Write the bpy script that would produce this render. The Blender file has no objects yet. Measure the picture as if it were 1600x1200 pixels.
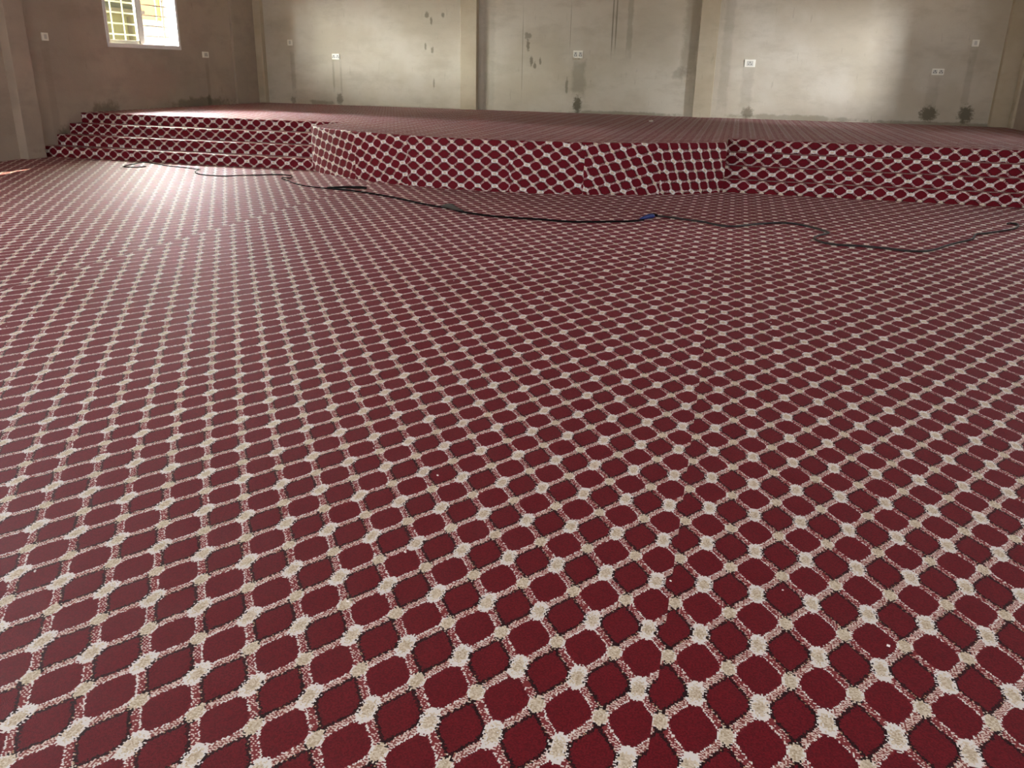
import bpy, bmesh, math, random
from mathutils import Vector, Matrix, Euler
random.seed(7)
SC = 0.75          # everything is laid out in survey units and scaled to metres at the end
S = bpy.context.scene
COL = S.collection

# ------------------------------------------------------------------ nodes
class NT:
    def __init__(self, name):
        self.m = bpy.data.materials.new(name); self.m.use_nodes = True
        self.t = self.m.node_tree; self.t.nodes.clear()
        self.out = self.t.nodes.new('ShaderNodeOutputMaterial')
    def n(self, typ, **kw):
        x = self.t.nodes.new(typ)
        for k, v in kw.items(): setattr(x, k, v)
        return x
    def link(self, a, b): self.t.links.new(a, b)
    def put(self, sock, v):
        if isinstance(v, bpy.types.NodeSocket): self.link(v, sock)
        else: sock.default_value = v
    def math(self, op, a, b=None, c=None, clamp=False):
        x = self.n('ShaderNodeMath', operation=op); x.use_clamp = clamp
        for i, v in enumerate((a, b, c)):
            if v is not None: self.put(x.inputs[i], v)
        return x.outputs[0]
    def mix(self, f, a, b):
        x = self.n('ShaderNodeMix', data_type='RGBA')
        self.put(x.inputs[0], f)
        for i, v in ((6, a), (7, b)):
            self.put(x.inputs[i], v if isinstance(v, bpy.types.NodeSocket) else (*v, 1))
        return x.outputs[2]
    def smooth(self, v, lo, hi, a=0.0, b=1.0):
        x = self.n('ShaderNodeMapRange', interpolation_type='SMOOTHSTEP')
        self.put(x.inputs[0], v); x.inputs[1].default_value = lo; x.inputs[2].default_value = hi
        x.inputs[3].default_value = a; x.inputs[4].default_value = b
        return x.outputs[0]
    def noise(self, vec, scale, detail=3, rough=.55, out=0):
        x = self.n('ShaderNodeTexNoise'); self.put(x.inputs['Vector'], vec)
        x.inputs['Scale'].default_value = scale; x.inputs['Detail'].default_value = detail
        x.inputs['Roughness'].default_value = rough
        return x.outputs[out]
    def comb(self, a, b, c=0.0):
        x = self.n('ShaderNodeCombineXYZ')
        for i, v in enumerate((a, b, c)): self.put(x.inputs[i], v)
        return x.outputs[0]
    def uv(self):
        u = self.n('ShaderNodeUVMap'); u.uv_map = 'UVMap'
        s = self.n('ShaderNodeSeparateXYZ'); self.link(u.outputs[0], s.inputs[0])
        return u.outputs[0], s.outputs[0], s.outputs[1]
    def bsdf(self, color, rough=.8, bump=None, bstr=.2, bdist=.01, **kw):
        b = self.n('ShaderNodeBsdfPrincipled'); self.put(b.inputs['Base Color'], color if isinstance(color, bpy.types.NodeSocket) else (*color, 1))
        self.put(b.inputs['Roughness'], rough)
        for k, v in kw.items(): self.put(b.inputs[k], v)
        if bump is not None:
            bm = self.n('ShaderNodeBump'); bm.inputs['Strength'].default_value = bstr; bm.inputs['Distance'].default_value = bdist
            self.link(bump, bm.inputs['Height']); self.link(bm.outputs[0], b.inputs['Normal'])
        self.link(b.outputs[0], self.out.inputs[0])
        return b

def srgb(r, g, b):
    f = lambda c: (c/255/12.92) if c/255 <= .04045 else ((c/255+.055)/1.055)**2.4
    return (f(r), f(g), f(b))

PW, QW = .1716, .2756            # pattern repeat across and along the carpet

def carpet_material():
    M = NT('wine red patterned carpet')
    uv, u, v = M.uv()
    X = M.math('MULTIPLY', u, PW); Y = M.math('MULTIPLY', v, QW)
    s = .0044
    Xi = M.math('FLOOR', M.math('DIVIDE', X, s)); Yi = M.math('FLOOR', M.math('DIVIDE', Y, s))
    wn = M.n('ShaderNodeTexWhiteNoise', noise_dimensions='2D'); M.link(M.comb(Xi, Yi), wn.inputs['Vector'])
    w = wn.outputs['Value']
    sw = M.n('ShaderNodeSeparateColor'); M.link(wn.outputs['Color'], sw.inputs[0])
    w2, w3 = sw.outputs[0], sw.outputs[1]
    p = M.math('DIVIDE', M.math('MULTIPLY', M.math('ADD', Xi, .5), s), PW)
    q = M.math('DIVIDE', M.math('MULTIPLY', M.math('ADD', Yi, .5), s), QW)
    pr = M.math('SUBTRACT', p, M.math('ROUND', p))
    P = M.math('ABSOLUTE', pr)
    ph = M.math('MULTIPLY', q, 2*math.pi)
    c = M.math('COSINE', ph); sn = M.math('SINE', ph)
    a = .19
    D = M.math('SUBTRACT', P, M.math('SUBTRACT', .25, M.math('MULTIPLY', c, a)))
    g = M.math('MULTIPLY', sn, a*2*math.pi*PW/QW)
    g = M.math('SQRT', M.math('ADD', M.math('MULTIPLY', g, g), 1.0))
    d = M.math('DIVIDE', M.math('MULTIPLY', D, PW), g)
    d = M.math('ADD', d, M.math('MULTIPLY', M.math('SUBTRACT', w2, .5), .005))
    # ovals
    qr = M.math('SUBTRACT', q, M.math('ROUND', q))
    q5 = M.math('SUBTRACT', .5, M.math('ABSOLUTE', qr))
    def ell(pp, qq, rp, rq):
        A = M.math('DIVIDE', M.math('MULTIPLY', pp, PW), rp); B = M.math('DIVIDE', M.math('MULTIPLY', qq, QW), rq)
        e = M.math('SQRT', M.math('ADD', M.math('MULTIPLY', A, A), M.math('MULTIPLY', B, B)))
        return M.math('ADD', e, M.math('MULTIPLY', M.math('SUBTRACT', w3, .5), .22))
    e1 = ell(pr, qr, .026, .047)
    e2 = ell(M.math('SUBTRACT', .5, P), q5, .019, .036)
    hw = .0140
    red = M.mix(w, srgb(88, 10, 22), srgb(118, 19, 32))
    # large scale tone variation of the pile, woven batch to batch
    white = srgb(244, 244, 244); tan = M.mix(w, srgb(190, 174, 144), srgb(240, 234, 220)); rose = srgb(134, 54, 58); black = srgb(22, 8, 9)
    lt = lambda x, y: M.math('LESS_THAN', x, y)
    gt = lambda x, y: M.math('GREATER_THAN', x, y)
    twill = M.math('FRACT', M.math('MULTIPLY', M.math('ADD', Xi, M.math('MULTIPLY', Yi, 2.0)), .25))
    # the two diagonals of the lattice are woven in different yarn mixes
    lean = gt(M.math('MULTIPLY', pr, sn), 0.0)
    ground = M.mix(lean, rose, srgb(146, 84, 78))
    thr = M.math('ADD', .31, M.math('MULTIPLY', lean, .17))
    dots = M.mix(lt(M.math('ADD', M.math('MULTIPLY', twill, .6), M.math('MULTIPLY', w, .5)), thr), ground, srgb(230, 214, 208))
    edge = M.mix(lt(w, .68), rose, white)
    dark = M.mix(lt(w, .22), black, srgb(190, 160, 130))
    band = M.mix(gt(d, -.0092), edge, dots)
    band = M.mix(gt(d, .0108), band, dark)
    col = M.mix(lt(M.math('ABSOLUTE', d), hw), red, band)
    fr = M.math('MULTIPLY', gt(d, hw-.001), lt(d, hw+.0068))
    col = M.mix(fr, col, M.mix(lt(w3, .45), black, srgb(62, 10, 18)))
    # bright oval: white fringe at its ends, dark flecks on its flanks
    flank = lt(M.math('ABSOLUTE', qr), .085)
    ring1 = M.mix(M.math('MULTIPLY', flank, lt(w, .6)), white, black)
    col = M.mix(lt(e1, 1.12), col, ring1)
    col = M.mix(lt(e1, .84), col, M.mix(gt(e1, .55), tan, M.mix(lt(w, .5), tan, white)))
    ring2 = M.mix(M.math('MULTIPLY', gt(q5, .085), lt(w, .75)), M.mix(lt(w, .5), tan, white), black)
    col = M.mix(lt(e2, 1.12), col, ring2)
    col = M.mix(lt(e2, .86), col, tan)
    # pile
    nz = M.noise(M.comb(X, Y), 420, 2)
    inside = M.math('ABSOLUTE', d)
    pile = M.math('ADD', M.math('MULTIPLY', nz, .5), M.math('MULTIPLY', M.smooth(inside, .012, .024), .9))
    b = M.bsdf(col, .60, pile, .55, .006, **{'Sheen Weight': .075, 'Sheen Roughness': .4, 'Sheen Tint': (1, .42, .56, 1), 'Specular IOR Level': .19, 'Specular Tint': (1, .66, .78, 1)})
    return M.m

def plaster_material(name, c1, c2, marks=()):
    M = NT(name)
    uv, u, v = M.uv()
    P2 = M.comb(u, v)
    n1 = M.noise(P2, .55, 4, .6); n2 = M.noise(M.comb(M.math('MULTIPLY', u, .45), v), 2.6, 5, .65); n3 = M.noise(P2, 26, 4, .7)
    base = M.mix(M.smooth(n1, .38, .62), c1, c2)
    base = M.mix(M.math('MULTIPLY', M.smooth(n2, .45, .72), .55), base, tuple(x*.84 for x in c1))
    base = M.mix(M.math('MULTIPLY', M.smooth(n3, .5, .75), .25), base, tuple(x*.8 for x in c2))
    # thin vertical trowel flecks
    fl = M.noise(M.comb(M.math('MULTIPLY', u, 9.0), M.math('MULTIPLY', v, 1.6)), 1.4, 3, .6)
    base = M.mix(M.math('MULTIPLY', M.smooth(fl, .64, .74), .35), base, tuple(x*.62 for x in c1))
    wob = M.noise(P2, 4.2, 5, .7)
    wob = M.math('MULTIPLY', M.math('SUBTRACT', wob, .5), 2.6)
    wob2 = M.math('MULTIPLY', M.math('SUBTRACT', M.noise(P2, 15, 4, .7), .5), 2.4)
    for (cx, cz, w, h, shape, col, st) in marks:
        A = M.math('DIVIDE', M.math('SUBTRACT', u, cx), w); B = M.math('DIVIDE', M.math('SUBTRACT', v, cz), h)
        if shape == 'r':
            e = M.math('MAXIMUM', M.math('ABSOLUTE', A), M.math('ABSOLUTE', B))
        else:
            e = M.math('SQRT', M.math('ADD', M.math('MULTIPLY', A, A), M.math('MULTIPLY', B, B)))
        small = max(w, h) < .22
        e = M.math('ADD', e, M.math('MULTIPLY', wob2 if small else wob, {'l': .2, 'r': .5, 'e': .75}[shape]))
        base = M.mix(M.math('MULTIPLY', M.smooth(e, .55, 1.15, 1, 0), st*(.85 if shape != 'r' else .75)), base, col)
    hgt = M.math('ADD', n3, M.math('MULTIPLY', n2, 2.0))
    M.bsdf(base, .9, hgt, .22, .012, **{'Specular IOR Level': .2})
    return M.m

def simple(name, c, rough=.5, **kw):
    M = NT(name)
    t = M.n('ShaderNodeTexCoord')
    nz = M.noise(t.outputs['Object'], 30, 2)
    M.bsdf(M.mix(nz, tuple(x*.92 for x in c), tuple(min(1, x*1.06) for x in c)), rough, **kw)
    return M.m

def glass(name, tint):
    M = NT(name)
    tr = M.n('ShaderNodeBsdfTransparent'); tr.inputs[0].default_value = (*tint, 1)
    gl = M.n('ShaderNodeBsdfGlossy'); gl.inputs['Roughness'].default_value = .04
    mx = M.n('ShaderNodeMixShader'); mx.inputs[0].default_value = .08; M.link(tr.outputs[0], mx.inputs[1]); M.link(gl.outputs[0], mx.inputs[2])
    M.link(mx.outputs[0], M.out.inputs[0])
    return M.m

# ------------------------------------------------------------------ mesh helpers
def uvl(bm):
    return bm.loops.layers.uv.get('UVMap') or bm.loops.layers.uv.new('UVMap')
def obj(name, bm, mat, parent=None, smooth=False, uvdone=False):
    bmesh.ops.recalc_face_normals(bm, faces=bm.faces)
    if not uvdone: boxuv(bm)
    me = bpy.data.meshes.new(name); bm.to_mesh(me); bm.free()
    if smooth:
        for f in me.polygons: f.use_smooth = True
    for m in (mat if isinstance(mat, (list, tuple)) else [mat]): me.materials.append(m)
    o = bpy.data.objects.new(name, me); COL.objects.link(o)
    if parent: o.parent = parent
    return o
def boxuv(bm):
    L = uvl(bm)
    for f in bm.faces:
        n = f.normal; k = max(range(3), key=lambda i: abs(n[i]))
        for l in f.loops:
            c = l.vert.co
            l[L].uv = (c.y, c.z) if k == 0 else ((c.x, c.z) if k == 1 else (c.x, c.y))
def box(bm, x0, x1, y0, y1, z0, z1, bev=0, seg=2):
    vs = [bm.verts.new((x, y, z)) for z in (z0, z1) for y in (y0, y1) for x in (x0, x1)]
    fs = [bm.faces.new([vs[i] for i in q]) for q in ((0, 2, 3, 1), (4, 5, 7, 6), (0, 1, 5, 4), (2, 6, 7, 3), (0, 4, 6, 2), (1, 3, 7, 5))]
    if bev:
        es = list({e for f in fs for e in f.edges})
        bmesh.ops.bevel(bm, geom=es, offset=bev, segments=seg, affect='EDGES', profile=.5)
    return bm
def B(*a, **k): return box(bmesh.new(), *a, **k)
def tag(o, label=None, cat=None, group=None, kind=None):
    if label: o['label'] = label
    if cat: o['category'] = cat
    if group: o['group'] = group
    if kind: o['kind'] = kind
    return o
def empty(name, loc=(0, 0, 0), rot=(0, 0, 0)):
    o = bpy.data.objects.new(name, None); COL.objects.link(o); o.location = loc; o.rotation_euler = rot
    return o
def tube(pts, r, sides=8, sub=5, closed_ends=True, rad=None):
    """smooth tube through pts"""
    P = [Vector(p) for p in pts]; Q = []; RR = []
    n = len(P)
    for i in range(n-1):
        p0, p1, p2, p3 = P[max(i-1, 0)], P[i], P[i+1], P[min(i+2, n-1)]
        for k in range(sub):
            t = k/sub
            Q.append(.5*((2*p1)+(p2-p0)*t+(2*p0-5*p1+4*p2-p3)*t*t+(3*p1-p0-3*p2+p3)*t**3))
            RR.append(r if rad is None else rad[i]*(1-t)+rad[i+1]*t)
    Q.append(P[-1]); RR.append(r if rad is None else rad[-1])
    bm = bmesh.new(); rings = []
    for i, c in enumerate(Q):
        T = (Q[min(i+1, len(Q)-1)]-Q[max(i-1, 0)]).normalized()
        a = T.cross(Vector((0, 0, 1)))
        if a.length < 1e-4: a = Vector((1, 0, 0))
        a.normalize(); b = a.cross(T)
        rings.append([bm.verts.new(c+RR[i]*(math.cos(2*math.pi*k/sides)*a+math.sin(2*math.pi*k/sides)*b)) for k in range(sides)])
    for r0, r1 in zip(rings, rings[1:]):
        for k in range(sides): bm.faces.new((r0[k], r0[(k+1) % sides], r1[(k+1) % sides], r1[k]))
    if closed_ends: bm.faces.new(rings[0][::-1]); bm.faces.new(rings[-1])
    return bm
def wall(axis, pos, thick, a0, a1, z0, z1, holes):
    """slab wall normal to axis; inner face at pos, body pos..pos+thick; holes = (a0,a1,z0,z1)"""
    As = sorted({a0, a1, *[h[0] for h in holes], *[h[1] for h in holes]}); Zs = sorted({z0, z1, *[h[2] for h in holes], *[h[3] for h in holes]})
    bm = bmesh.new()
    solid = lambda i, j: 0 <= i < len(As)-1 and 0 <= j < len(Zs)-1 and not any(h[0] <= (As[i]+As[i+1])/2 <= h[1] and h[2] <= (Zs[j]+Zs[j+1])/2 <= h[3] for h in holes)
    V = {}
    def v(i, j, k):
        if (i, j, k) not in V:
            d = pos+(thick if k else 0)
            V[i, j, k] = bm.verts.new((d, As[i], Zs[j]) if axis == 'x' else (As[i], d, Zs[j]))
        return V[i, j, k]
    for i in range(len(As)-1):
        for j in range(len(Zs)-1):
            if not solid(i, j): continue
            for k in (0, 1): bm.faces.new((v(i, j, k), v(i+1, j, k), v(i+1, j+1, k), v(i, j+1, k)))
            for di, dj, e in ((-1, 0, ((i, j), (i, j+1))), (1, 0, ((i+1, j), (i+1, j+1))), (0, -1, ((i, j), (i+1, j))), (0, 1, ((i, j+1), (i+1, j+1)))):
                if not solid(i+di, j+dj):
                    (p, q), (r, s) = e
                    bm.faces.new((v(p, q, 0), v(r, s, 0), v(r, s, 1), v(p, q, 1)))
    return bm

# ------------------------------------------------------------------ layout
XL, XR, YB, YF, ZC = -11.85, 5.5, 20.6, -4.5, 4.2
R = .176; ZS = 4*R
LY = [13.0, 13.34, 13.68, 14.02]; RY = [13.0, 13.22, 13.44, 13.66]
BXL, BXR = -6.62, -.10
CX, CY, CR = -3.365, 16.54, 4.86

carpet = carpet_material()
dk = srgb(92, 86, 70); dk2 = srgb(104, 97, 80); grey = srgb(120, 112, 96)
C1, C2 = srgb(190, 182, 164), srgb(204, 198, 184)
back_marks = [
    (-3.67, .89, .11, .20, 'e', dk, 1.0), (3.95, .92, .20, .17, 'e', dk, 1.0), (4.68, .93, .16, .20, 'e', dk, 1.0), (.2, .83, .135, .13, 'e', dk2, .8),
    (-9.7, .85, .10, .15, 'e', dk2, .75), (-10.2, .75, .36, .065, 'e', dk, .55), (-10.98, .78, .08, .11, 'e', dk2, .6),
    (-9.84, 1.37, .03, .38, 'r', grey, .45), (-9.64, 1.34, .03, .38, 'r', grey, .35), (-10.94, 1.45, .07, .56, 'r', grey, .35), (-3.66, 1.48, .17, .42, 'r', grey, .5), (.13, 1.3, .14, .48, 'r', grey, .28),
    (3.95, 1.3, .13, .4, 'r', grey, .25), (4.6, 1.6, .08, .65, 'r', grey, .3),
    (-1.17, 2.45, .2, 1.0, 'r', srgb(120, 106, 84), .55), (-.38, 2.2, .12, 1.5, 'r', grey, .3), (-5.83, 2.0, .16, 1.5, 'r', grey, .3),  # bands beside the two middle pilasters: their cast shadows painted into the plaster
    (-2.94, 2.75, .018, .9, 'l', dk, .7), (-2.86, 2.75, .02, .75, 'l', dk2, .7), (-2.55, 2.75, .07, .8, 'r', grey, .45),
    (-7.37, 2.80, .055, .08, 'e', dk, .7), (-7.26, 2.67, .03, .10, 'e', dk, .7), (-6.97, 2.79, .045, .06, 'e', dk, .7), (-7.41, 2.11, .03, .085, 'e', dk2, .7), (-7.24, 2.03, .04, .085, 'e', dk2, .7), (-7.21, 1.27, .03, .13, 'e', dk2, .6),
    (-4.9, 2.37, .09, .08, 'e', dk, .6), (-4.89, 2.15, .045, .14, 'e', dk, .75), (-4.8, 1.82, .045, .12, 'e', dk, .75), (-4.72, 1.73, .04, .08, 'e', dk, .7), (-4.59, 1.83, .03, .085, 'e', dk, .7), (-3.94, 1.3, .035, .2, 'e', dk, .6),
    (-5.02, 2.0, .010, 1.1, 'l', dk2, .6), (-3.9, 2.6, .010, .6, 'l', dk2, .5),
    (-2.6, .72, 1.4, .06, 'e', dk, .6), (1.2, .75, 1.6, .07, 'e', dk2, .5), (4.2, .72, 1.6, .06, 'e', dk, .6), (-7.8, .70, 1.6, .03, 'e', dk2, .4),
    (-1.35, 1.62, .24, .14, 'e', grey, .45), (5.75, .75, .3, .12, 'e', dk, .7)]
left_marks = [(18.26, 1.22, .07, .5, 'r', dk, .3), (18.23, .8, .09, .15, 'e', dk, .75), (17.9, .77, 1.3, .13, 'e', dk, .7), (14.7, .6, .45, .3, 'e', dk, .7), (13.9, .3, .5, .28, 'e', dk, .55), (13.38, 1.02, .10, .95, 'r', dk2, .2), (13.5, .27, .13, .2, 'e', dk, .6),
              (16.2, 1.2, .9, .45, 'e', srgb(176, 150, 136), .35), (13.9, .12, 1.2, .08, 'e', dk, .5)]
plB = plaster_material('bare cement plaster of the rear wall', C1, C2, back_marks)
plL = plaster_material('bare cement plaster of the side wall', srgb(166, 154, 140), srgb(178, 164, 149), left_marks)
plP = plaster_material('smooth cement render', srgb(184, 172, 148), srgb(198, 188, 166))
plC = plaster_material('raw board ceiling', srgb(196, 186, 170), srgb(206, 196, 182))
alu = simple('white aluminium', srgb(238, 238, 236), .35)
barm = simple('cream painted steel', srgb(232, 228, 208), .45)

# floor: carpet in three strips laid side by side; each strip has its own place in the pattern
bm = bmesh.new(); L = uvl(bm)
def strip(x0, x1, f):
    vs = [bm.verts.new((x, y, 0)) for x, y in ((x0, YF), (x1, YF), (x1, 13.3), (x0, 13.3))]
    fc = bm.faces.new(vs)
    for l in fc.loops: l[L].uv = f(l.vert.co.x, l.vert.co.y)
    lo = [bm.verts.new((x, y, -.05)) for x, y in ((x0, YF), (x1, YF), (x1, 13.3), (x0, 13.3))]
    bm.faces.new(lo[::-1])
X1, X2 = -.05, -5.14
strip(X2, X1, lambda x, y: ((x+.1)/PW, (y-4.149)/QW))
strip(X1, XR, lambda x, y: ((x+.1)/PW-.905, (y-4.149+.05*(x-.4))/QW-.02))
strip(XL, X2, lambda x, y: ((x+.1)/PW+.04, (y-4.149)/QW-.48))
tag(obj('floor', bm, carpet, uvdone=True), 'wine red carpet with an ogee lattice covering the hall floor', kind='structure')

# walls
WIN = (15.02, 17.30, 1.90, 3.15)
LW = [WIN, (5.0, 7.3, 1.9, 3.15), (.4, 2.7, 1.9, 3.15)]
RW = [WIN, (8.8, 11.1, 1.9, 3.15), (2.4, 4.7, 1.9, 3.15)]
FW = [(-10.2, -7.4, .0, 3.0), (-4.8, -1.6, 0, 3.0), (1.0, 3.8, 0, 3.0)]
tag(obj('wall_left', wall('x', XL, -.15, YF, YB, 0, ZC, LW), plL), kind='structure')
tag(obj('wall_right', wall('x', XR, .15, YF, YB, 0, ZC, RW), plL), kind='structure')
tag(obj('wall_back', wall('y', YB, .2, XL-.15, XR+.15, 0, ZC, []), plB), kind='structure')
tag(obj('wall_front', wall('y', YF, -.2, XL-.15, XR+.15, 0, ZC, FW), plL), kind='structure')
tag(obj('ceiling', B(XL-.2, XR+.2, YF-.2, YB+.2, ZC, ZC+.15), plC), kind='structure')

# pilasters
def pilaster(k, x0, x1, y0, y1, z0, mat=plP):
    tag(obj('trim_%d' % k, B(x0, x1, y0, y1, z0, ZC, bev=.012), mat), kind='structure')
pilaster(1, -6.49, -6.09, YB-.17, YB+.02, ZS)
pilaster(2, -1.0, -.595, YB-.17, YB+.02, ZS)
pilaster(3, 5.14, XR+.02, YB-.16, YB+.02, ZS)
pilaster(4, XL-.02, -11.66, YB-.16, YB+.02, ZS)          # corner column
pilaster(5, XL-.02, XL+.06, 19.35, 19.85, ZS, plL)       # low rib on the side wall near the corner
pilaster(6, XL-.02, XL+.17, 12.42, 12.84, 0, plL)
pilaster(7, XL-.02, XL+.17, 8.4, 8.8, 0, plL)
pilaster(8, XR-.05, XR+.02, 20.08, 20.30, ZS)
pilaster(9, XR-.17, XR+.02, 12.42, 12.84, 0, plL)

# ------------------------------------------------------------------ stage
stage = tag(empty('stage'), 'low bow-fronted stage carpeted in wine red along the bare plaster wall', 'stage')
def arc(n, r=CR):
    t0 = math.asin((BXL-CX)/CR); t1 = math.asin((BXR-CX)/CR)
    return [(t0+(t1-t0)*i/n) for i in range(n+1)]
FIL = .022
# top slab
bm = bmesh.new(); L = uvl(bm)
ring = []
ths = arc(72)
TOPB = 14.32; TOPR = 13.96
poly = [(XL+.004, YB-.004), (XR-.004, YB-.004), (XR-.004, TOPR), (BXR, TOPR)]
ra = CR-FIL
arcp = [(CX+ra*math.sin(t), CY-ra*math.cos(t)) for t in reversed(ths)]
poly += arcp + [(BXL, TOPB), (XL+.004, TOPB)]
top = [bm.verts.new((x, y, ZS)) for x, y in poly]
bm.faces.new(top)
bmesh.ops.triangulate(bm, faces=bm.faces[:])
for f in bm.faces:
    for l in f.loops: l[L].uv = (l.vert.co.y/PW, l.vert.co.x/QW)
obj('stage_top', bm, carpet, stage, uvdone=True)
# bow front: five carpet pieces, pasted at different slants
SEG = [(-3.6, -2.245, (2.261, -5.2449, 8.4143, 3.366, 1.8076, 7.2425)), (-2.245, -1.2, (1.2928, -5.7443, 6.5019, 3.6984, .9926, 7.4655)), (-1.2, .376, (.2016, -5.8738, 3.4296, 3.9894, .0848, 4.3368)),
       (.376, 1.404, (-.7323, -5.8237, 3.6971, 4.0025, -.5512, -1.243)), (1.404, 2.508, (-2.0618, -5.3858, 6.3517, 3.6445, -1.5124, -5.129)), (2.508, 3.7, (-3.1502, -4.8881, 11.7356, 3.2047, -2.2432, -7.618))]
smin, smax = ths[0]*CR, ths[-1]*CR
prof = [(0, z) for z in (0, .1, .2, .3, .4, .5, .6, ZS-FIL)] + [(FIL*(1-math.cos(a)), ZS-FIL+FIL*math.sin(a)) for a in (math.pi/8, math.pi/4, 3*math.pi/8, math.pi/2)]
for (s0, s1, A) in SEG:
    s0, s1 = max(s0, smin), min(s1, smax)
    bm = bmesh.new(); L = uvl(bm)
    n = max(6, int((s1-s0)/.07)); rows = []; uvs = {}
    for i in range(n+1):
        s = s0+(s1-s0)*i/n; t = s/CR; row = []; zz = 0; pz = None
        for (o, z) in prof:
            if pz is not None: zz += math.hypot(o-pz[0], z-pz[1])
            pz = (o, z)
            bulge = .004*math.sin(s*5.1+z*3)+.003*math.sin(s*11+2*z)
            if z > .6: bulge *= .3
            r = CR-o+bulge+.001
            vv = bm.verts.new((CX+r*math.sin(t), CY-r*math.cos(t), z)); row.append(vv)
            uvs[vv] = (A[0]*s+A[1]*zz+A[2], A[3]*s+A[4]*zz+A[5])
        rows.append(row)
    for a, b in zip(rows, rows[1:]):
        for k in range(len(prof)-1): bm.faces.new((a[k], b[k], b[k+1], a[k+1]))
    for f in bm.faces:
        for l in f.loops: l[L].uv = uvs[l.vert]
    obj('front_panel', bm, carpet, stage, uvdone=True, smooth=True)
# bow returns (short straight ends behind the step flights) and stage body behind
for x, y0, y1 in ((BXL, 12.95, TOPB), (BXR, 12.95, TOPR)):
    bm = bmesh.new(); L = uvl(bm)
    sg = 1 if x == BXR else -1
    vs = [bm.verts.new(c) for c in ((x, y0, 0), (x, y1, 0), (x, y1, ZS-.003), (x, y0, ZS-.003))]
    f = bm.faces.new(vs)
    for l in f.loops: l[L].uv = (l.vert.co.z/PW, l.vert.co.y/QW)
    obj('end_panel', bm, carpet, stage, uvdone=True)

def steps(x0, x1, ys, yend, rows, label):
    """rows: per step (height of a motif row, its x, repeat along x, half-phase)"""
    root = tag(empty('carpeted_steps', ((x0+x1)/2, ys[0], 0)), label, 'steps', 'step flights at the stage')
    ox, oy = (x0+x1)/2, ys[0]
    for k, y in enumerate(ys):
        yn = ys[k+1] if k < 3 else yend
        z1 = (k+1)*R; z0 = k*R-.01 if k else 0
        f = .016
        pr = [(0, 0 if k == 0 else k*R)]
        pr += [(0, z1-f)] + [(f*(1-math.cos(a)), z1-f+f*math.sin(a)) for a in (math.pi/8, math.pi/4, 3*math.pi/8, math.pi/2)]
        pr += [(yn-y+(.0 if k == 3 else .0), z1)]
        zr, xr, lam, half = rows[k]
        bm = bmesh.new(); L = uvl(bm); uvs = {}
        nx = 60; rws = []
        for i in range(nx+1):
            x = x0+(x1-x0)*i/nx; row = []; acc = pr[0][1]; prev = None
            for j, (dy, z) in enumerate(pr):
                if prev: acc += math.hypot(dy-prev[0], z-prev[1])
                prev = (dy, z)
                wv = .0025*math.sin(x*7+k*2)+.002*math.sin(x*17+k)
                vv = bm.verts.new((x-ox, y+dy-oy+(wv if 0 < j < 4 else 0), z+(wv*.6 if 1 < j < len(pr)-1 else 0))); row.append(vv)
                uvs[vv] = ((acc-zr)/PW+half, (x-xr)/lam+half)
            rws.append(row)
        for a, b in zip(rws, rws[1:]):
            for j in range(len(pr)-1): bm.faces.new((a[j], b[j], b[j+1], a[j+1]))
        # closed ends so each step is a solid piece
        for row in (rws[0], rws[-1]):
            b0 = bm.verts.new((row[0].co.x, row[-1].co.y, row[0].co.z)); uvs[b0] = (0, 0)
            bm.faces.new(row+[b0])
        for fc in bm.faces:
            for l in fc.loops: l[L].uv = uvs[l.vert]
        obj('step', bm, carpet, root, uvdone=True, smooth=False)
    return root
steps(XL, BXL-.002, LY, TOPB, [(.092, -8.6, .2465, 0), (.283, -10.146, .2458, .5), (.438, -10.06, .2440, .5), (.640, -8.346, .2455, 0)], 'wide flight of four red carpeted steps at the left wall by the window')
steps(BXR+.002, XR, RY, TOPR, [(.099, .053, .2669, 0), (.253, .051, .2645, 0), (.424, .116, .2555, .5), (.654, .004, .2555, .5)], 'flight of four red carpeted steps on the dim side right of the bow')

# ------------------------------------------------------------------ window
win = tag(empty('window_1', (XL, 16.16, 1.9)), kind='structure')
def wpart(name, bm, mat, parent=win):
    o = obj(name, bm, mat, parent)
    if parent is win: o.data.transform(Matrix.Translation((-XL, -16.16, -1.9)))
    return o
y0, y1, z0, z1 = WIN
bm = bmesh.new()
for a in ((XL-.10, XL+.02, y0-.02, y0+.05, z0-.02, z1), (XL-.10, XL+.02, y1-.05, y1+.02, z0-.02, z1), (XL-.10, XL+.025, y0-.02, y1+.02, z0-.03, z0+.05), (XL-.10, XL+.02, y0, y1, z1-.05, z1+.01)): box(bm, *a, bev=.004)
wpart('window_frame', bm, alu)
bm = bmesh.new()                      # closed sash over the near half
for a in ((XL-.06, XL-.03, y0+.05, y0+.10, z0+.05, z1-.05), (XL-.06, XL-.03, 16.0, 16.06, z0+.05, z1-.05), (XL-.06, XL-.03, y0+.05, 16.06, z0+.05, z0+.11), (XL-.06, XL-.03, y0+.05, 16.06, z1-.1, z1-.05)): box(bm, *a, bev=.003)
sash = wpart('sash', bm, alu)
g1 = obj('pane', B(XL-.05, XL-.046, y0+.09, 16.01, z0+.10, z1-.08), glass('olive tinted glass', (.80, .82, .70)), sash); g1.data.transform(Matrix.Translation((-XL, -16.16, -1.9)))
bm = bmesh.new()                      # the other sash slid half behind
for a in ((XL-.095, XL-.065, 16.10, 16.24, z0+.05, z1-.05),): box(bm, *a, bev=.003)
wpart('sash', bm, alu)
for k in range(6):
    z = 2.115+.197*k
    if z < z1-.06: wpart('horizontal_bar', B(XL-.135, XL-.115, y0, y1, z-.014, z+.014), barm)
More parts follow.
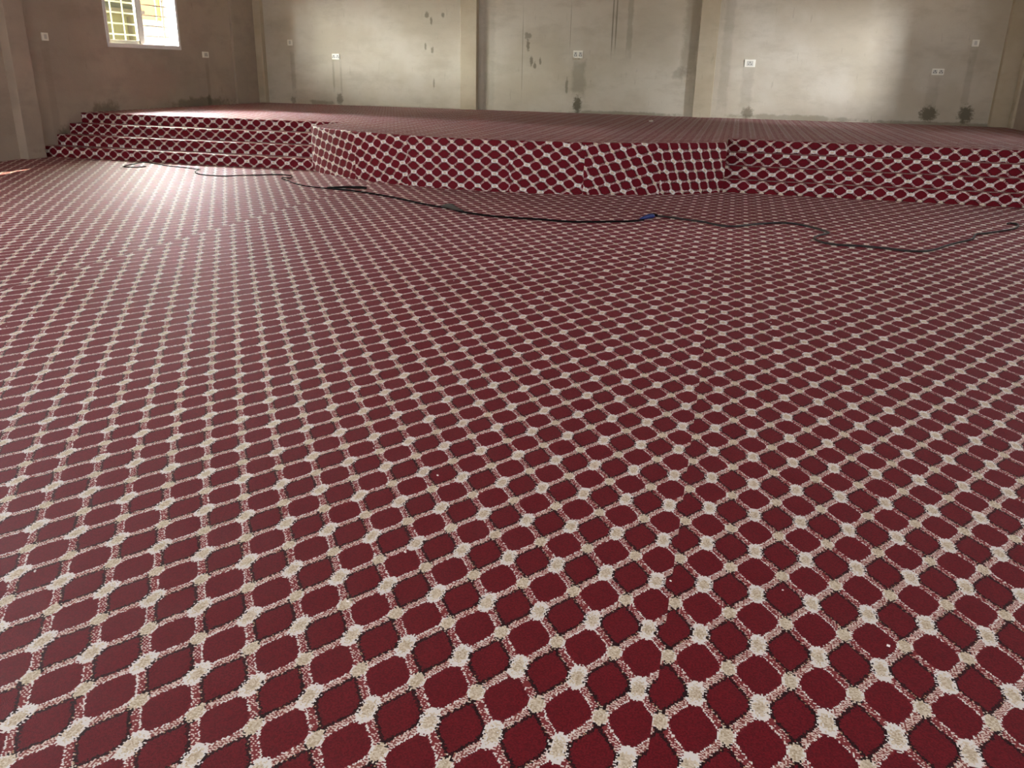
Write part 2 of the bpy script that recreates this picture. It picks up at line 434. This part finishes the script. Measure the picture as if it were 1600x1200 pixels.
for y in (15.40, 15.75, 16.10, 16.27, 16.82, 17.02):
    w = .012 if y != 17.02 else .03
    wpart('vertical_bar', B(XL-.148, XL-.135, y-w, y+w, z0, z1), barm)
# plain frames of the windows and doors outside the view
def plain(n, axis, pos, a0, a1, b0, b1):
    bm = bmesh.new(); t = .06
    for (p, q, r, s) in ((a0, a0+t, b0, b1), (a1-t, a1, b0, b1), (a0, a1, b1-t, b1), ((a0+a1)/2-t/2, (a0+a1)/2+t/2, b0, b1)) + (((a0, a1, b0, b0+t),) if b0 > 0 else ()):
        if axis == 'x': box(bm, pos-.03, pos+.03, p, q, r, s)
        else: box(bm, p, q, pos-.03, pos+.03, r, s)
    tag(obj(n, bm, alu), kind='structure')
plain('window_2', 'x', XL-.07, *LW[1]); plain('window_3', 'x', XL-.07, *LW[2])
bmR = None
plain('window_5', 'x', XR+.07, *RW[1]); plain('window_6', 'x', XR+.07, *RW[2])
bm = bmesh.new()
for a in ((XR+.04, XR+.10, 15.02, 15.06, 1.9, 3.15), (XR+.04, XR+.10, 17.26, 17.3, 1.9, 3.15), (XR+.04, XR+.10, 15.02, 17.3, 1.9, 1.94), (XR+.04, XR+.10, 15.02, 17.3, 3.11, 3.15)): box(bm, *a)
tag(obj('window_4', bm, alu), kind='structure')
for i, h in enumerate(FW): plain('door_%d' % (i+1), 'y', YF-.1, *h)

# ------------------------------------------------------------------ outside the window
tag(obj('ground', B(-60, 50, -50, 90, -.35, -.1), simple('sandy yard', srgb(196, 178, 150), .9)), kind='structure')
nb = tag(empty('neighbouring_house', (-16.2, 25, -.1)), 'pale house with an orange upper wall seen through the barred window', 'house')
whit = simple('limewash', srgb(240, 238, 230), .8); oran = simple('orange wall paint', srgb(196, 138, 88), .8); olive = simple('olive wall paint', srgb(66, 68, 50), .8)
def npart(n, bm, m):
    o = obj(n, bm, m, nb); o.data.transform(Matrix.Translation((16.2, -25, .1))); return o
npart('lower_wall', B(-20, -16.2, 21.2, 34, -.1, 2.72), whit)
npart('upper_wall', B(-20, -16.16, 21.2, 22.9, 2.72, 3.75), oran)
npart('corner_pier', B(-20, -16.1, 22.9, 34, 2.72, 3.75), whit)
for y in (22.78, 22.90): npart('drainpipe', B(-16.1, -16.04, y, y+.045, -.1, 3.75, bev=.02), simple('blue grey pipe', srgb(150, 166, 188), .5))
sh = tag(empty('outbuilding', (-15.6, 20.5, -.1)), 'olive outbuilding with a dark doorway seen through the closed sash', 'outbuilding')
def spart(n, bm, m):
    o = obj(n, bm, m, sh); o.data.transform(Matrix.Translation((15.6, -20.5, .1))); return o
spart('wall', B(-18.5, -15.6, 18.5, 21.08, -.1, 2.75), olive)
spart('doorway', B(-15.62, -15.58, 20.62, 20.78, -.1, 2.7), simple('dark timber', srgb(40, 36, 30), .8))
spart('roof_edge', B(-18.6, -15.4, 18.4, 21.12, 2.75, 2.88), simple('dark roof sheet', srgb(52, 50, 44), .7))
spart('upper_wall', B(-18.5, -15.7, 18.5, 21.08, 2.88, 3.7), simple('grey block', srgb(52, 54, 48), .85))

# ------------------------------------------------------------------ sockets and switches
plast = simple('white moulded plastic', srgb(246, 244, 232), .35); shade = simple('pale grey plastic', srgb(205, 205, 196), .4); pin = simple('dark socket slots', srgb(60, 58, 52), .6)
def fixture(name, label, cat, group, x, z, w, h, kind, on='B', smear=False):
    # local frame: x along wall, z up, y out of the wall (towards -y)
    root = tag(empty(name), label, cat, group)
    if on == 'B': root.location = (x, YB, z)
    else: root.location = (XL, x, z); root.rotation_euler = (0, 0, math.pi/2)
    obj('plate', B(-w/2, w/2, -.022, .002, -h/2, h/2, bev=.006), plast, root)
    if kind == 'switch':
        obj('rocker', B(-w*.2, w*.2, -.030, -.020, -h*.28, h*.28, bev=.003), shade, root)
    else:
        for c in ((-w*.25, w*.25) if kind == 'double' else (0,)):
            f = obj('outlet_face', B(c-w*(.17 if kind == 'double' else .3), c+w*(.17 if kind == 'double' else .3), -.026, -.020, -h*.34, h*.30, bev=.002), shade, root)
            for (px, pz, a, b) in ((0, .13, .010, .022), (-.028, -.12, .016, .010), (.028, -.12, .016, .010)):
                obj('pin_slot', B(c+px-a/2*1.3, c+px+a/2*1.3, -.0275, -.0255, pz*h-b/2*1.3, pz*h+b/2*1.3), pin, f)
        if kind == 'double': obj('rocker', B(-.012, .012, -.030, -.020, .10*h, .34*h, bev=.002), plast, root)
    if smear:
        bm = bmesh.new()
        random.seed(3)
        n = 14; vs = []; 
        up = [bm.verts.new((-w/2-.01+(w+.0)*i/n*.72, -.024-.004*math.sin(i*.7), -h/2+.012+.018*math.sin(i*.9)+.012*math.sin(i*2.1))) for i in range(n+1)]
        dn = [bm.verts.new((-w/2-.01+(w+.0)*i/n*.72, -.004, -h/2-.03)) for i in range(n+1)]
        for i in range(n): bm.faces.new((up[i], up[i+1], dn[i+1], dn[i]))
        obj('cement_smear', bm, plP, root)
    return root
G1, G2 = 'light switches on the bare walls', 'power sockets on the bare walls'
fixture('light_switch', 'white single switch high on the bare wall near the left corner column', 'switch', G1, -10.97, 2.145, .135, .14, 'switch')
fixture('power_socket', 'white double socket above a streaked damp patch, nearest the left corner', 'socket', G2, -9.75, 1.838, .20, .13, 'double')
fixture('power_socket', 'white socket between two pilasters with cement smeared over its lower edge', 'socket', G2, -3.70, 1.988, .225, .165, 'double', smear=True)
fixture('power_socket', 'white socket with grey face on the brightest stretch of plaster', 'socket', G2, .143, 1.867, .23, .155, 'single')
fixture('power_socket', 'white double socket in the dim right part of the bare wall', 'socket', G2, 3.985, 1.772, .235, .125, 'double')
fixture('light_switch', 'white single switch high on the dim right part of the bare wall', 'switch', G1, 4.602, 2.34, .135, .135, 'switch')
fixture('light_switch', 'white switch left of the barred window beside the grey pilaster', 'switch', G1, 13.41, 1.988, .15, .13, 'switch', on='L')
fixture('power_socket', 'small white socket right of the barred window on the side wall', 'socket', G2, 18.225, 1.797, .235, .125, 'single', on='L')

# ------------------------------------------------------------------ cables on the floor
blk = simple('black rubber cable', srgb(20, 18, 18), .8, **{'Specular IOR Level': .12}); gtape = simple('dusty grey tape', srgb(62, 58, 54), .8); blue = simple('blue plastic plug', srgb(26, 52, 122), .4)
r = .0075
def z_(pts, r): return [(x, y, r+.001+dz) for x, y, dz in pts]
A = [(-9.28, 12.28, 0), (-9.34, 12.15, 0), (-9.50, 12.09, 0), (-9.60, 12.16, 0), (-9.66, 12.34, 0), (-9.64, 12.56, .01), (-9.60, 12.66, .02), (-9.45, 12.66, .01), (-9.26, 12.62, 0), (-8.98, 12.50, 0), (-8.60, 12.40, 0), (-8.30, 12.28, 0), (-8.22, 12.16, .01), (-8.10, 11.88, .01), (-7.90, 11.72, 0), (-7.50, 11.66, 0), (-7.25, 11.88, 0), (-7.05, 12.02, 0), (-6.85, 12.18, 0), (-6.62, 12.16, 0), (-6.50, 11.98, 0), (-6.42, 11.78, .012), (-6.50, 11.70, .02), (-6.46, 11.62, .012), (-6.30, 11.52, 0), (-6.17, 11.38, 0), (-5.85, 11.14, 0), (-5.55, 11.04, 0), (-5.35, 11.00, 0)]
c1 = tag(obj('power_cable', tube(z_(A, r), r), blk, smooth=True), 'thin black cable looped at the left steps and running to a blue plug', 'cable', 'cables lying on the hall carpet')
Bp = [(-5.35, 11.00, 0), (-5.0, 10.90, 0), (-4.7, 10.77, 0), (-4.44, 10.63, 0), (-4.1, 10.42, 0), (-3.83, 10.22, 0), (-3.55, 10.04, 0), (-3.25, 9.88, .005), (-3.1, 9.74, 0), (-2.71, 9.56, 0), (-2.4, 9.52, 0), (-2.1, 9.53, 0), (-1.85, 9.50, 0), (-1.62, 9.52, 0), (-1.4, 9.62, 0), (-1.24, 9.70, 0), (-1.05, 9.80, 0), (-.93, 9.95, 0)]
obj('lead', tube(z_(Bp, .0115), .0115), blk, c1, smooth=True)
Fd = [(-5.45, 11.02, 0), (-5.25, 11.14, .006), (-5.05, 11.22, .008), (-4.92, 11.16, .008), (-5.08, 11.10, .014), (-5.28, 11.06, .012)]
obj('folded_slack', tube(z_(Fd, .014), .014), blk, c1, smooth=True)
def blob(pts, rad): return tube(pts, .02, sides=10, rad=rad)
obj('taped_joint', blob([(-3.40, 9.96, .02), (-3.33, 9.94, .035), (-3.24, 9.88, .038), (-3.16, 9.80, .03), (-3.05, 9.72, .018)], [.012, .03, .036, .026, .010]), gtape, c1, smooth=True)
pl = obj('plug', blob([(-.97, 9.92, .018), (-.93, 9.97, .032), (-.885, 10.05, .038), (-.85, 10.11, .036), (-.84, 10.13, .034)], [.010, .020, .028, .028, .024]), blue, c1, smooth=True)
obj('socket_mouth', blob([(-.842, 10.122, .036), (-.836, 10.136, .036)], [.019, .017]), pin, pl)
Cc = [(-.80, 10.30, 0), (-.62, 10.24, 0), (-.42, 10.14, 0), (-.25, 10.06, 0), (-.14, 9.95, 0), (-.03, 9.87, 0), (.09, 9.88, 0), (.20, 9.98, 0), (.34, 10.14, 0), (.48, 10.26, 0), (.62, 10.34, 0), (.76, 10.34, 0), (.88, 10.24, 0), (.98, 10.10, 0), (1.07, 9.94, 0), (1.10, 9.82, .004), (1.05, 9.70, .006), (.97, 9.58, .004), (.92, 9.44, 0), (.95, 9.28, 0), (1.02, 9.18, 0), (1.16, 9.12, 0), (1.36, 9.14, 0), (1.56, 9.10, 0), (1.76, 9.04, 0), (1.92, 9.07, 0), (2.08, 9.25, 0), (2.24, 9.52, 0), (2.42, 9.78, 0), (2.58, 10.00, 0), (2.64, 10.18, .004), (2.70, 10.34, .004), (2.86, 10.50, 0), (3.04, 10.70, 0), (3.18, 10.86, 0), (3.28, 11.02, 0), (3.35, 11.20, 0), (3.37, 11.34, 0), (3.30, 11.36, 0), (3.26, 11.30, 0)]
c2 = tag(obj('power_cable', tube(z_(Cc, .0115), .0115), simple('dusty dark cable', srgb(34, 30, 29), .42), smooth=True), 'dark wavy cable curving across the right of the carpet to a hooked end', 'cable', 'cables lying on the hall carpet')
obj('plug', blob([(-.80, 10.30, .014), (-.85, 10.31, .020), (-.90, 10.32, .018)], [.012, .019, .014]), blk, c2, smooth=True)

# stray lint on the pile: nobody could count it
bm = bmesh.new(); random.seed(11)
for k in range(150):
    x = random.uniform(-8, 3.5); y = random.uniform(1.8, 12.4); s = random.uniform(.002, .0048)
    a = random.uniform(0, 6.28); cc, ss = math.cos(a), math.sin(a)
    bmv = [bm.verts.new((x+cc*u*s-ss*v*s*.5, y+ss*u*s+cc*v*s*.5, .006+w*s*.5)) for w in (-1, 1) for u, v in ((-1, -1), (1, -1), (1, 1), (-1, 1))]
    for q in ((0, 1, 2, 3), (4, 5, 6, 7), (0, 1, 5, 4), (1, 2, 6, 5), (2, 3, 7, 6), (3, 0, 4, 7)): bm.faces.new([bmv[i] for i in q])
tag(obj('lint', bm, simple('white lint', srgb(235, 228, 225), .9)), 'tiny white specks of lint scattered over the red carpet', 'lint', kind='stuff')
# two crumbs of plaster lying on the stage
for nm, x, y, s, lab in (('plaster_crumb', -1.66, 17.8, .03, 'small white crumb of plaster lying on the stage near the second pilaster'), ):
    bm = bmesh.new(); bmesh.ops.create_icosphere(bm, subdivisions=2, radius=s)
    for v in bm.verts: v.co = Vector((v.co.x*1.4, v.co.y, v.co.z*.6))*(1+.25*math.sin(v.co.x*140+v.co.y*90))
    o = tag(obj(nm, bm, simple('plaster crumb', srgb(230, 226, 215), .9)), lab, 'crumb'); o.location = (x, y, ZS+.018)

# ------------------------------------------------------------------ light
def area(name, loc, target, sx, sy, rad, color=(1, 1, 1)):
    l = bpy.data.lights.new(name, 'AREA'); l.shape = 'RECTANGLE'; l.size = sx; l.size_y = sy
    l.energy = rad*math.pi*sx*sy*SC*SC; l.color = color
    o = bpy.data.objects.new(name, l); COL.objects.link(o); o.location = loc
    d = Vector(target)-Vector(loc); o.rotation_euler = d.to_track_quat('-Z', 'Y').to_euler()
    return o
DAY = (.93, .97, 1.0)
for i, h in enumerate(LW[1:]): area('daylight_left_%d' % i, (XL-.35, (h[0]+h[1])/2, 2.55), (XL+1, (h[0]+h[1])/2, 2.45), 2.3, 1.3, 24, DAY)
for i, h in enumerate(RW[1:]): area('daylight_right_%d' % i, (XR+.35, (h[0]+h[1])/2, 2.55), (XR-1, (h[0]+h[1])/2, 2.45), 2.3, 1.3, 7, DAY)
area('daylight_right_stage', (XR+.35, 16.16, 2.55), (XR-1, 16.16, 2.5), 2.3, 1.3, 3, DAY)
for i, h in enumerate(FW): area('daylight_door_%d' % i, ((h[0]+h[1])/2, YF-.4, 1.6), ((h[0]+h[1])/2, YF+1, 1.6), h[1]-h[0], 2.8, 6, (.97, .985, 1.0))
area('added_sheen_lamp_left', (-27, 28, 11.5), (XL, 16.1, 2.5), 22, 13, 265, (1.0, .96, .99))  # added outdoor lamp, gives the carpet sheen below the left window
area('added_pool_lamp_right', (9.6, 11.9, 3.35), (XR, 16.1, 2.5), 1.0, 1.3, 300, (.98, .98, 1.0))  # added lamp outside the right window, makes the bright pool on the back wall
area('added_pool_lamp_left', (-17.0, 10.2, 3.4), (XL, 16.2, 2.5), 7.0, 2.0, 170, (.98, .99, 1))  # added lamp outside the left window, brightens the back wall's left stretch
sun = bpy.data.lights.new('sun', 'SUN'); sun.energy = 60; sun.angle = math.radians(.6); sun.color = (1, .80, .55)
so = bpy.data.objects.new('sun', sun); COL.objects.link(so); so.rotation_euler = Vector((.22, -.97, -.3635)).to_track_quat('-Z', 'Y').to_euler()

w = bpy.data.worlds.new('sky'); S.world = w; w.use_nodes = True
bg = w.node_tree.nodes['Background']; bg.inputs[0].default_value = (.80, .90, 1.0, 1); bg.inputs[1].default_value = 3.0

# ------------------------------------------------------------------ camera
cam = bpy.data.cameras.new('camera'); co = bpy.data.objects.new('camera', cam); COL.objects.link(co); S.camera = co
cam.sensor_width = 36; cam.sensor_fit = 'HORIZONTAL'; cam.lens = 36*1321.5/1600; cam.clip_start = .05; cam.clip_end = 400
pitch, roll, yaw = .35448, .02257, .2423
cy, sy, cp, sp = math.cos(yaw), math.sin(yaw), math.cos(pitch), math.sin(pitch)
fw = Vector((-sy*cp, cy*cp, -sp)); rt = Vector((cy, sy, 0)); up = rt.cross(fw)
cr, sr = math.cos(roll), math.sin(roll)
r2 = cr*rt+sr*up; u2 = -sr*rt+cr*up
co.matrix_world = Matrix(((r2.x, u2.x, -fw.x, 0), (r2.y, u2.y, -fw.y, 0), (r2.z, u2.z, -fw.z, 1.6), (0, 0, 0, 1)))

# scale the survey units to metres
done = set()
for o in list(S.objects):
    o.location = o.location*SC
    if o.type == 'MESH' and o.data.name not in done:
        o.data.transform(Matrix.Scale(SC, 4)); done.add(o.data.name)
    if o.type == 'LIGHT' and o.data.type == 'AREA': o.data.size *= SC; o.data.size_y *= SC

v = S.view_settings; v.view_transform = 'Standard'; v.look = 'None'; v.gamma = 1; v.use_curve_mapping = False; v.exposure = 0.16
